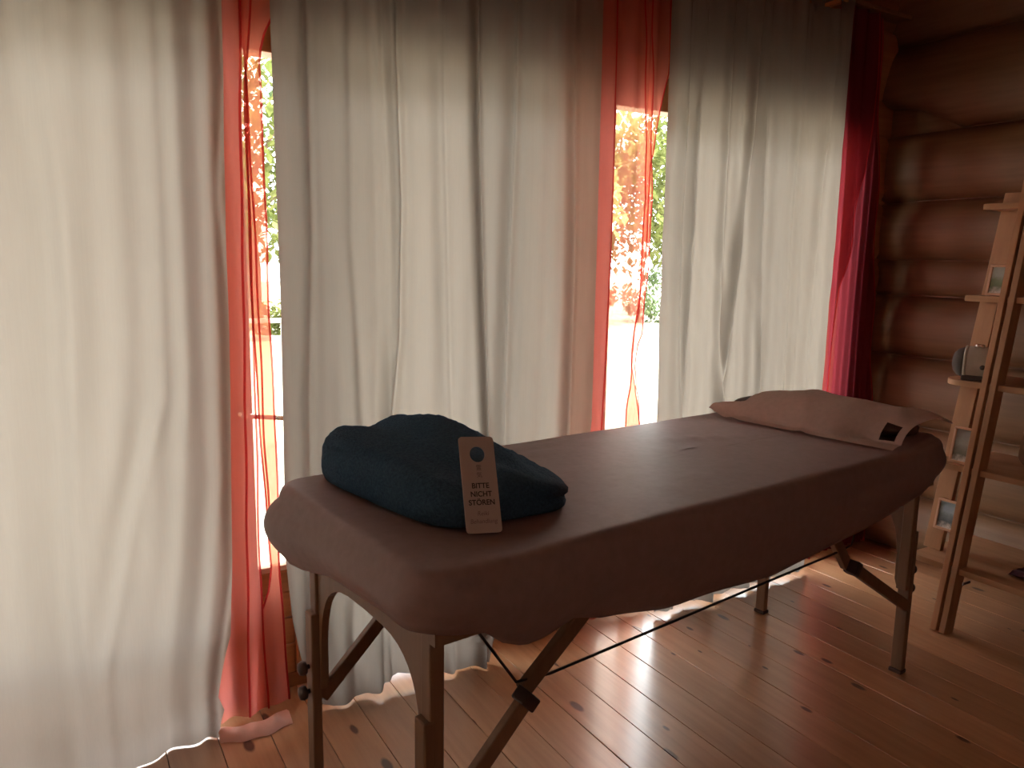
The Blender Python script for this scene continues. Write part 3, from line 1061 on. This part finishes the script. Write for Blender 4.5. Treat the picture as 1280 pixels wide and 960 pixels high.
fr = [0.05, 0.12, 0.20, 0.28, 0.36, 0.44, 0.52, 0.60, 0.67, 0.74, 0.80, 0.85, 0.89, 0.925, 0.955]
def spine(u, v, k):
    cu = max(-HU + HV, min(HU - HV, u))
    return cu + (u - cu) * k, v * k
for k in fr:
    rings.append([bm.verts.new((*spine(u, v, k), 0)) for u, v in per])
for r_ in rings:
    for vtx in r_:
        vtx.co.z = T_TOP + top_z(vtx.co.x, vtx.co.y)
nP = len(per)
nrm = []
for i in range(nP):
    a, b = per[i - 1], per[(i + 1) % nP]
    d = Vector((b[0] - a[0], b[1] - a[1]))
    nrm.append(Vector((d.y, -d.x)).normalized())
prof = [(-0.012, -0.001), (-0.004, -0.004), (0.003, -0.011), (0.008, -0.022), (0.011, -0.036)]
cum = 0
for (o_, dz) in prof:
    rg = []
    for i, (u, v) in enumerate(per):
        rg.append(bm.verts.new((u + nrm[i].x * o_, v + nrm[i].y * o_, T_TOP + dz + top_z(u, v) * 0.8)))
    rings.append(rg)
NS = 14
for j in range(1, NS + 1):
    t = j / NS
    rg = []
    for i, (u, v) in enumerate(per):
        zh = hem_z(u, v)
        zs = T_TOP - 0.036 + top_z(u, v) * 0.8
        z = zs + (zh - zs) * t
        s = i / nP * 2 * (HU + HV) * 2
        belly = 0.020 * math.sin(math.pi * min(1, t * 1.15)) * (0.6 + 0.5 * noise.noise(Vector((u * 3, v * 3, 4))))
        # the free corner at the near end bags outward, the hem pulls back under
        bag = 0.030 * smooth01((-u - 0.80) / 0.16) * smooth01((v - 0.05) / 0.3) * math.sin(math.pi * t ** 0.8)
        tuck = -0.016 * t * t
        fold = 0.006 * t * math.sin(s * 16 + 2.0 * noise.noise(Vector((s * 2, 0, 2)))) * (0.4 + noise.noise(Vector((s * 1.4, 3, 1))))
        o_ = 0.011 + belly + bag + tuck + fold
        rg.append(bm.verts.new((u + nrm[i].x * o_, v + nrm[i].y * o_, z)))
    rings.append(rg)
# hem turned in
rings.append([bm.verts.new((v_.co.x - nrm[i].x * 0.006, v_.co.y - nrm[i].y * 0.006, v_.co.z + 0.002)) for i, v_ in enumerate(rings[-1])])
rings.append([bm.verts.new((v_.co.x - nrm[i].x * 0.003, v_.co.y - nrm[i].y * 0.003, v_.co.z + 0.03)) for i, v_ in enumerate(rings[-1])])
for a, b in zip(rings, rings[1:]):
    for i in range(nP):
        bm.faces.new((a[i], a[(i + 1) % nP], b[(i + 1) % nP], b[i]))
bm.faces.new(rings[0])
for v_ in bm.verts:
    v_.co.y += V0
cover = build('table_cover', bm, M['cover'], None, smooth=True)
cover.location = TC
cover.rotation_euler = (0, 0, TA)
tag(cover, 'dark brown fitted cloth cover stretched over the massage table', 'cover')

# ------------------------------------------------------------------ folded navy towel
Z_T = T_TOP + 0.004
quad = [(-0.895, 0.385), (-0.835, -0.180), (-0.48, -0.200), (-0.44, 0.36)]     # back-left, front-left, front-right, back-right in table axes
def quad_uv(a, b):
    p0, p1, p2, p3 = [Vector(q) for q in quad]
    return (p0 * (1 - a) + p3 * a) * b + (p1 * (1 - a) + p2 * a) * (1 - b)
def towel_h(a, b):
    """height of the top over the footprint, a: left to right, b: front to back"""
    h = 0.112
    h += 0.014 * gauss(a - 0.16, 0.26) * smooth01((b - 0.25) / 0.5)          # the rolled left fold
    h += 0.040 * gauss(a - 0.58, 0.26) * gauss(b - 0.72, 0.36)                 # the hump at the back
    h -= 0.010 * gauss(a - 0.33, 0.09) * smooth01((b - 0.4) / 0.4)
    h -= 0.040 * smooth01((a - 0.62) / 0.38)
    h -= 0.022 * smooth01((0.35 - b) / 0.35)
    h += 0.005 * noise.noise(Vector((a * 6, b * 5, 2.2)))
    h += 0.004 * math.sin(a * 15 + b * 7)
    return h
bm = bmesh.new()
na_, nsec = 64, 40
# closed sections across b at each a: going round top and bottom with two stacked layers at the rim
NA, NB = 60, 60
grid_top, ringv = [], []
def squircle(t):
    c, s = math.cos(t), math.sin(t)
    k = (abs(c) ** 5 + abs(s) ** 5) ** (-1 / 5)
    return 0.5 + 0.5 * c * k, 0.5 + 0.5 * s * k
nT = 180
rings = []
# profile list: (scale of outline, fraction of local rim height)
profile = [(0.93, 0.0), (0.975, 0.03), (0.995, 0.13), (1.0, 0.23), (0.992, 0.35), (0.955, 0.425), (0.950, 0.45), (0.99, 0.50), (1.012, 0.60), (1.016, 0.72), (0.99, 0.86), (0.945, 0.95)]
smoothp = [(0.93, 0.0), (0.972, 0.04), (0.992, 0.15), (1.0, 0.28), (1.003, 0.40), (1.0, 0.50), (0.993, 0.60), (0.98, 0.70), (0.96, 0.79), (0.935, 0.87), (0.91, 0.93), (0.89, 0.965)]
for (sc_0, hz0), (sc_1, hz1) in zip(profile, smoothp):
    rg = []
    for k in range(nT):
        a, b = squircle(2 * math.pi * k / nT)
        mixf = smooth01((a - 0.50) / 0.35)
        sc_ = sc_1 + (sc_0 - sc_1) * mixf
        hz = hz1 + (hz0 - hz1) * mixf
        wv = 1 + 0.012 * noise.noise(Vector((a * 4, b * 4, hz * 3)))
        aa, bb = 0.5 + (a - 0.5) * sc_ * wv, 0.5 + (b - 0.5) * sc_ * wv
        p = quad_uv(aa, bb)
        z = Z_T + towel_h(a, b) * hz
        rg.append(bm.verts.new((p.x, p.y, z)))
    rings.append(rg)
for sc_ in (0.85, 0.78, 0.71, 0.62, 0.53, 0.44, 0.35, 0.26, 0.17, 0.08):
    rg = []
    for k in range(nT):
        a, b = squircle(2 * math.pi * k / nT)
        aa, bb = 0.5 + (a - 0.5) * sc_, 0.5 + (b - 0.5) * sc_
        p = quad_uv(aa, bb)
        hh = towel_h(a, b) * (1 - smooth01((0.95 - sc_) / 0.5)) + towel_h(aa, bb) * smooth01((0.95 - sc_) / 0.5)
        rg.append(bm.verts.new((p.x, p.y, Z_T + hh * (1.0 - 0.02 * max(0, sc_ - 0.8)))))
    rings.append(rg)
for a, b in zip(rings, rings[1:]):
    for i in range(nT):
        bm.faces.new((a[i], a[(i + 1) % nT], b[(i + 1) % nT], b[i]))
bm.faces.new(rings[0])
bm.faces.new(rings[-1])
bmesh.ops.recalc_face_normals(bm, faces=bm.faces[:])
bm.normal_update()
for v_ in list(bm.verts):                                # terry pile
    if v_.co.z > Z_T + 0.006:
        v_.co += v_.normal * (0.0022 * noise.noise(v_.co * 95) + 0.0035 * noise.noise(v_.co * 28))
towel = build('folded_towel', bm, M['towel'], None, smooth=True)
towel.location = TC
towel.rotation_euler = (0, 0, TA)
tag(towel, 'thick folded navy blue terry towel on the near end of the table', 'towel')

# ------------------------------------------------------------------ do-not-disturb sign leaning on the towel
S0 = Vector((0.673, 1.284, T_TOP + 0.0045))
S_r = Vector((0.0755, -0.009, 0.0)).normalized()
S_up = Vector((0.049, 0.088, 0.180))
S_up = (S_up - S_r * S_up.dot(S_r)).normalized()
S_r, S_up = S_r * math.cos(R(4)) - S_up * math.sin(R(4)), S_up * math.cos(R(4)) + S_r * math.sin(R(4))
S0.z += 0.0055
S_n = S_r.cross(S_up).normalized()
if S_n.y > 0:
    S_n = -S_n
SW, SH, ST = 0.0755, 0.197, 0.003
sign = thing('door_hanger', 'white do-not-disturb door hanger with black German lettering leaning on the navy towel', 'sign', S0)
sm = Matrix((S_r, S_up, S_n)).transposed().to_4x4()
sm.translation = S0
sign.matrix_world = sm
bm = bmesh.new()
outl = [(p[0] + SW / 2, p[1] + SH / 2) for p in rrect(SW / 2, SH / 2, 0.007, 5)]
hole_c, hole_r, nh = (SW / 2, SH - 0.037), 0.0165, 28
hole = [(hole_c[0] + hole_r * math.cos(2 * math.pi * k / nh), hole_c[1] + hole_r * math.sin(2 * math.pi * k / nh)) for k in range(nh)]
faces_ = []
for z in (0.0, ST):
    vo = [bm.verts.new((x, y, z)) for x, y in outl]
    vh = [bm.verts.new((x, y, z)) for x, y in hole]
    faces_.append((vo, vh))
    es = [bm.edges.new((l[i], l[(i + 1) % len(l)])) for l in (vo, vh) for i in range(len(l))]
    bmesh.ops.triangle_fill(bm, use_beauty=True, use_dissolve=False, edges=es)
for idx in (0, 1):
    a, b = faces_[0][idx], faces_[1][idx]
    for i in range(len(a)):
        bm.faces.new((a[i], a[(i + 1) % len(a)], b[(i + 1) % len(a)], b[i]))
build('plate', bm, M['card'], sign)
def lettering(name, body, cx, y, size, m, bold=0.0, shear=0.0):
    cu = bpy.data.curves.new(name, 'FONT')
    cu.body = body
    cu.size = size
    cu.align_x = 'CENTER'
    cu.align_y = 'CENTER'
    cu.extrude = 0.0001
    cu.offset = bold
    cu.shear = shear
    tmp = bpy.data.objects.new(name, cu)
    COL.objects.link(tmp)
    dg = bpy.context.evaluated_depsgraph_get()
    me = bpy.data.meshes.new_from_object(tmp.evaluated_get(dg))
    bpy.data.objects.remove(tmp)
    me.materials.clear()
    me.materials.append(m)
    o = link(bpy.data.objects.new(name, me), sign)
    o.location = (cx, y, ST + 0.0003)
    return o
lettering('lettering', '霊', SW / 2, 0.1315, 0.0125, M['ink_grey'])
lettering('lettering', '気', SW / 2, 0.1165, 0.0125, M['ink_grey'])
lettering('lettering', 'BITTE', SW / 2, 0.0945, 0.0150, M['ink'], 0.0003)
lettering('lettering', 'NICHT', SW / 2, 0.0775, 0.0150, M['ink'], 0.0003)
lettering('lettering', 'STÖREN', SW / 2, 0.0605, 0.0150, M['ink'], 0.0003)
lettering('lettering', 'Reiki', SW / 2, 0.0385, 0.0125, M['ink_soft'], 0, 0.15)
lettering('lettering', 'Behandlung', SW / 2, 0.0230, 0.0125, M['ink_soft'], 0, 0.15)

# ------------------------------------------------------------------ bolster under a beige cloth at the far end
bm = bmesh.new()
nV, nA = 30, 20
rows = []
BU = 0.845
crown_tab = [(-0.33, 0.050), (-0.24, 0.074), (-0.10, 0.098), (0.10, 0.104), (0.22, 0.086), (0.30, 0.068), (0.36, 0.060), (0.42, 0.05)]
for j in range(nV + 1):
    t = j / nV
    v = -0.285 + (0.395 + 0.285) * t
    rr = (1 - abs(2 * t - 1) ** 6) ** 0.5 if 0 < t < 1 else 0.05
    mid = (lerp_list(crown_tab, v) - 0.006) / 2
    rows.append([bm.verts.new((BU + 0.10 * rr * math.cos(2 * math.pi * k / nA), v, T_TOP + 0.005 + mid + mid * rr * math.sin(2 * math.pi * k / nA))) for k in range(nA)])
for a, b in zip(rows, rows[1:]):
    for k in range(nA):
        bm.faces.new((a[k], a[(k + 1) % nA], b[(k + 1) % nA], b[k]))
bm.faces.new(rows[0]); bm.faces.new(rows[-1])
bol = build('bolster', bm, M['bolster'], None, smooth=True)
bol.location = TC
bol.rotation_euler = (0, 0, TA)
tag(bol, 'dark brown head bolster showing at both ends under the beige cloth', 'cushion')
bm = bmesh.new()
nu, nv = 64, 72
cg = []
for j in range(nv + 1):
    t = j / nv
    row = []
    for i in range(nu + 1):
        s = i / nu
        # near hem is pulled up over the bolster end so that it shows; far hem slants back
        v_near = -0.315 + 0.02 * math.sin(s * 5)
        v_far = 0.405 - 0.12 * smooth01((s - 0.08) / 0.12)
        v = v_near + (v_far - v_near) * t
        uf = 0.615 + 0.07 * smooth01((t - 0.80) / 0.20) + 0.025 * (1 - t)
        u = uf + (0.972 - uf) * s
        dd = abs(u - BU)
        arc = max(0.0, 1 - (dd / (0.165 - 0.05 * smooth01((-0.08 - v) / 0.12) * (u < BU))) ** 2) ** 0.7
        z = T_TOP + 0.008 + lerp_list(crown_tab, v) * arc
        z += 0.012 * gauss(u - 0.95, 0.09) * gauss(v + 0.24, 0.14)
        z += 0.012 * gauss(v + 0.22, 0.05) * gauss(s - 0.58, 0.13)
        z += (0.006 * noise.noise(Vector((u * 8, v * 6, 3))) + 0.004 * noise.noise(Vector((u * 19, v * 14, 5)))) * (0.25 + arc)
        z += 0.006 * gauss(v - 0.02 - 0.5 * (u - 0.7), 0.018) * smooth01((0.84 - u) / 0.12) + 0.006 * gauss(v - 0.22 + 0.4 * (u - 0.7), 0.02) * smooth01((0.86 - u) / 0.12)
        z += 0.022 * gauss(u - 0.90, 0.09) * gauss(v + 0.345 - V0, 0.09)
        z = max(z, T_TOP + 0.007)
        row.append(bm.verts.new((u, v + V0 * 0.0, z)))
    cg.append(row)
for j in range(nv):
    for i in range(nu):
        if 18 <= i <= 25 and 3 <= j <= 8:
            continue                                      # the open fold where the bolster shows
        bm.faces.new((cg[j][i], cg[j][i + 1], cg[j + 1][i + 1], cg[j + 1][i]))
bmesh.ops.solidify(bm, geom=bm.faces[:], thickness=0.003)
ct = build('head_cloth', bm, M['beige'], None, smooth=True)
ct.location = TC
ct.rotation_euler = (0, 0, TA)
tag(ct, 'beige cotton cloth laid over the bolster at the far end of the table', 'cloth')

# ------------------------------------------------------------------ ladder shelf by the log wall
shelf = thing('ladder_shelf', 'tapering pine ladder shelf with rounded boards standing by the log wall', 'shelf', (2.95, 1.3, 0))
SO = Vector((2.95, 1.3, 0))
def Xb(z):
    return 2.784 + 0.176 * z
def sbar(name, a, b, wy, dx, m=None):
    bm = bmesh.new()
    bar(bm, Vector(a) - SO, Vector(b) - SO, wy, dx, side=Vector((1, 0, 0)), bevel=0.002)
    return build(name, bm, m or M['shelf'], shelf)
DXB = 0.060
sbar('leg', (Xb(0) + DXB / 2, 1.514, 0), (Xb(1.72) + DXB / 2, 1.514, 1.72), 0.022, DXB)
sbar('leg', (Xb(0) + DXB / 2, 1.481, 0), (Xb(1.72) + DXB / 2, 1.481, 1.72), 0.022, DXB)
sbar('rail', (Xb(0.02) + DXB / 2 + 0.012, 1.4975, 0.03), (Xb(1.70) + DXB / 2 + 0.012, 1.4975, 1.70), 0.0105, 0.02, M['bolster'])  # dark strip painting the shade in the gap between the twin legs
sbar('leg', (Xb(0.25) + 0.137, 1.645, 0.2505), (Xb(1.645) + 0.137, 1.612, 1.645), 0.068, 0.024)
sbar('leg', (Xb(0) + DXB / 2, 0.90, 0), (Xb(1.72) + DXB / 2, 0.98, 1.72), 0.022, DXB)
sbar('leg', (3.25, 0.95, 0), (3.25, 1.05, 1.645), 0.060, 0.026)
sbar('leg', (3.25, 1.24, 0), (3.25, 1.24, 0.24), 0.045, 0.045)
def shelf_board(z, yl, xf, rnd, xb=3.27, yr=0.93, th=0.022):
    poly = [(xf, yr), (xb, yr), (xb, yl)]
    n = 7
    for k in range(n + 1):
        a = R(90 + 90 * k / n)
        poly.append((xf + rnd + rnd * math.cos(a), yl - rnd + rnd * math.sin(a)))
    # notches for the doubled leg
    bm = bmesh.new()
    prism(bm, [(p[0] - SO.x, p[1] - SO.y) for p in poly], ex, ey, ez, (0, 0, z - th), th)
    bmesh.ops.bevel(bm, geom=[e for e in bm.edges], offset=0.002, segments=1, affect='EDGES')
    return build('shelf_board', bm, M['board'], shelf)
shelf_board(1.600, 1.660, Xb(1.6) + 0.012, 0.008)
shelf_board(1.255, 1.660, Xb(1.255) + 0.012, 0.010)
shelf_board(0.935, 1.685, Xb(0.935) + 0.012, 0.07)
shelf_board(0.620, 1.680, Xb(0.62) + 0.012, 0.05)
shelf_board(0.250, 1.665, Xb(0.25) + 0.012, 0.04)
bm = bmesh.new()
box(bm, (Xb(0.2) + 0.04 - SO.x, 1.450 - SO.y, 0.200), (0.05, 0.003, 0.010))
build('bracket', bm, M['steel'], shelf)

def photo_frame(label, x, y, z, w, h, pm, lean=10, turn=0):
    """stands facing the room, leaning back"""
    t = thing('photo_frame', label, 'picture frame', (x, y, z), 'photo frames on the ladder shelf')
    t.rotation_euler = (0, R(lean), R(turn))
    b, d = 0.010, 0.012
    bm = bmesh.new()
    for (ya, yb, za, zb) in ((-w / 2, w / 2, 0, b), (-w / 2, w / 2, h - b, h), (-w / 2, -w / 2 + b, b, h - b), (w / 2 - b, w / 2, b, h - b)):
        box_between(bm, (0, d), (ya, yb), (za, zb), bevel=0.0015)
    build('border', bm, M['frame'], t)
    bm = bmesh.new()
    box_between(bm, (0.005, 0.008), (-w / 2 + b * 0.9, w / 2 - b * 0.9), (b * 0.9, h - b * 0.9))
    build('picture', bm, pm, t)
    bm = bmesh.new()
    box_between(bm, (0.008, 0.0112), (-w / 2 + 0.003, w / 2 - 0.003), (0.003, h - 0.003))
    build('back', bm, M['dark_box'], t)
    return t
photo_frame('small photo frame with a greenish picture on the second highest shelf board', 3.035, 1.552, 1.2575, 0.085, 0.118, M['photo_green'])
photo_frame('small photo frame with a grey picture below the board that carries the radio', 2.928, 1.560, 0.6225, 0.09, 0.140, M['photo_grey'])
photo_frame('lowest small photo frame, pale pink border and blue landscape', Xb(0.345) + 0.1115, 1.607, 0.338, 0.088, 0.122, M['photo_blue'])

# radio
rd = thing('radio', 'silver rounded portable radio with dark domed end on the rounded board', 'radio', (3.018, 1.578, 0.937))
rd.rotation_euler = (0, 0, R(22))
rot_y = Matrix.Translation((0, 0, 0.0645)) @ Matrix.Rotation(R(-90), 4, 'X')   # lathe axis to +y
bm = bmesh.new()
lathe(bm, [(0.046, -0.065), (0.059, -0.06), (0.063, -0.045), (0.063, 0.03), (0.061, 0.045)], 28, rot_y)
build('body', bm, M['radio'], rd, smooth=True)
bm = bmesh.new()
lathe(bm, [(0.058, 0.040), (0.056, 0.055), (0.049, 0.070), (0.035, 0.082), (0.015, 0.087)], 28, rot_y)
build('speaker', bm, M['radio_dark'], rd, smooth=True)
bm = bmesh.new()
lathe(bm, [(0.0635, 0.034), (0.0645, 0.040), (0.0635, 0.046)], 28, rot_y)
build('trim_ring', bm, M['radio'], rd, smooth=True)
bm = bmesh.new()
lathe(bm, [(0.017, 0.0), (0.017, 0.010), (0.012, 0.014), (0.003, 0.015)], 16, Matrix.Translation((-0.015, 0.000, 0.124)))
build('dial', bm, M['chrome'], rd, smooth=True)
bm = bmesh.new()
lathe(bm, [(0.009, 0.0), (0.009, 0.006), (0.003, 0.008)], 12, Matrix.Translation((-0.0615, -0.02, 0.055)) @ Matrix.Rotation(R(-90), 4, 'Y'))
build('button', bm, M['knob'], rd, smooth=True)
bm = bmesh.new()
box_between(bm, (-0.045, 0.045), (-0.08, 0.05), (0.0, 0.022), bevel=0.004)
build('base', bm, M['radio_dark'], rd)

# things on the right half of the shelf
bm = bmesh.new()
box_between(bm, (-0.07, 0.07), (-0.10, 0.10), (0, 0.13), bevel=0.006)
bx = build('storage_box', bm, M['dark_box'], None, loc=(3.11, 1.285, 0.9375))
tag(bx, 'dark box on the board beside the radio at the right edge', 'box')
bm = bmesh.new()
prism(bm, [(p[0], p[1] + 0.13) for p in rrect(0.11, 0.13, 0.05, 8)], ey, ez, ex, (0, 0, 0), 0.014)
ty = build('wooden_tray', bm, M['tray'], None, loc=(3.10, 1.335, 0.6245))
ty.rotation_euler = (0, R(14), 0)
tag(ty, 'pale round-cornered tray leaning upright behind the dark red candle', 'tray')
cd = thing('candle_holder', 'dark red candle bowl on a pale glass foot at the right edge', 'candle holder', (2.985, 1.262, 0.6225))
bm = bmesh.new()
lathe(bm, [(0.034, 0.0), (0.036, 0.006), (0.018, 0.016), (0.016, 0.05), (0.030, 0.066)], 20)
build('foot', bm, M['tray'], cd, smooth=True)
bm = bmesh.new()
lathe(bm, [(0.028, 0.064), (0.048, 0.080), (0.058, 0.105), (0.058, 0.135), (0.052, 0.136), (0.05, 0.11), (0.02, 0.09)], 22)
build('bowl', bm, M['redbowl'], cd, smooth=True)
bm = bmesh.new()
nx_, ny_ = 24, 24
rr_ = []
for j in range(ny_ + 1):
    rr_.append([bm.verts.new((-0.11 + 0.22 * i / nx_, -0.14 + 0.28 * j / ny_, 0.012 + 0.010 * noise.noise(Vector((i * 0.3, j * 0.25, 1))))) for i in range(nx_ + 1)])
for j in range(ny_):
    for i in range(nx_):
        bm.faces.new((rr_[j][i], rr_[j][i + 1], rr_[j + 1][i + 1], rr_[j + 1][i]))
bmesh.ops.solidify(bm, geom=bm.faces[:], thickness=0.006)
pc = build('folded_scarf', bm, M['purple'], None, smooth=True, loc=(3.04, 1.21, 0.2505))
tag(pc, 'purple patterned folded cloth on the lowest shelf board', 'cloth')
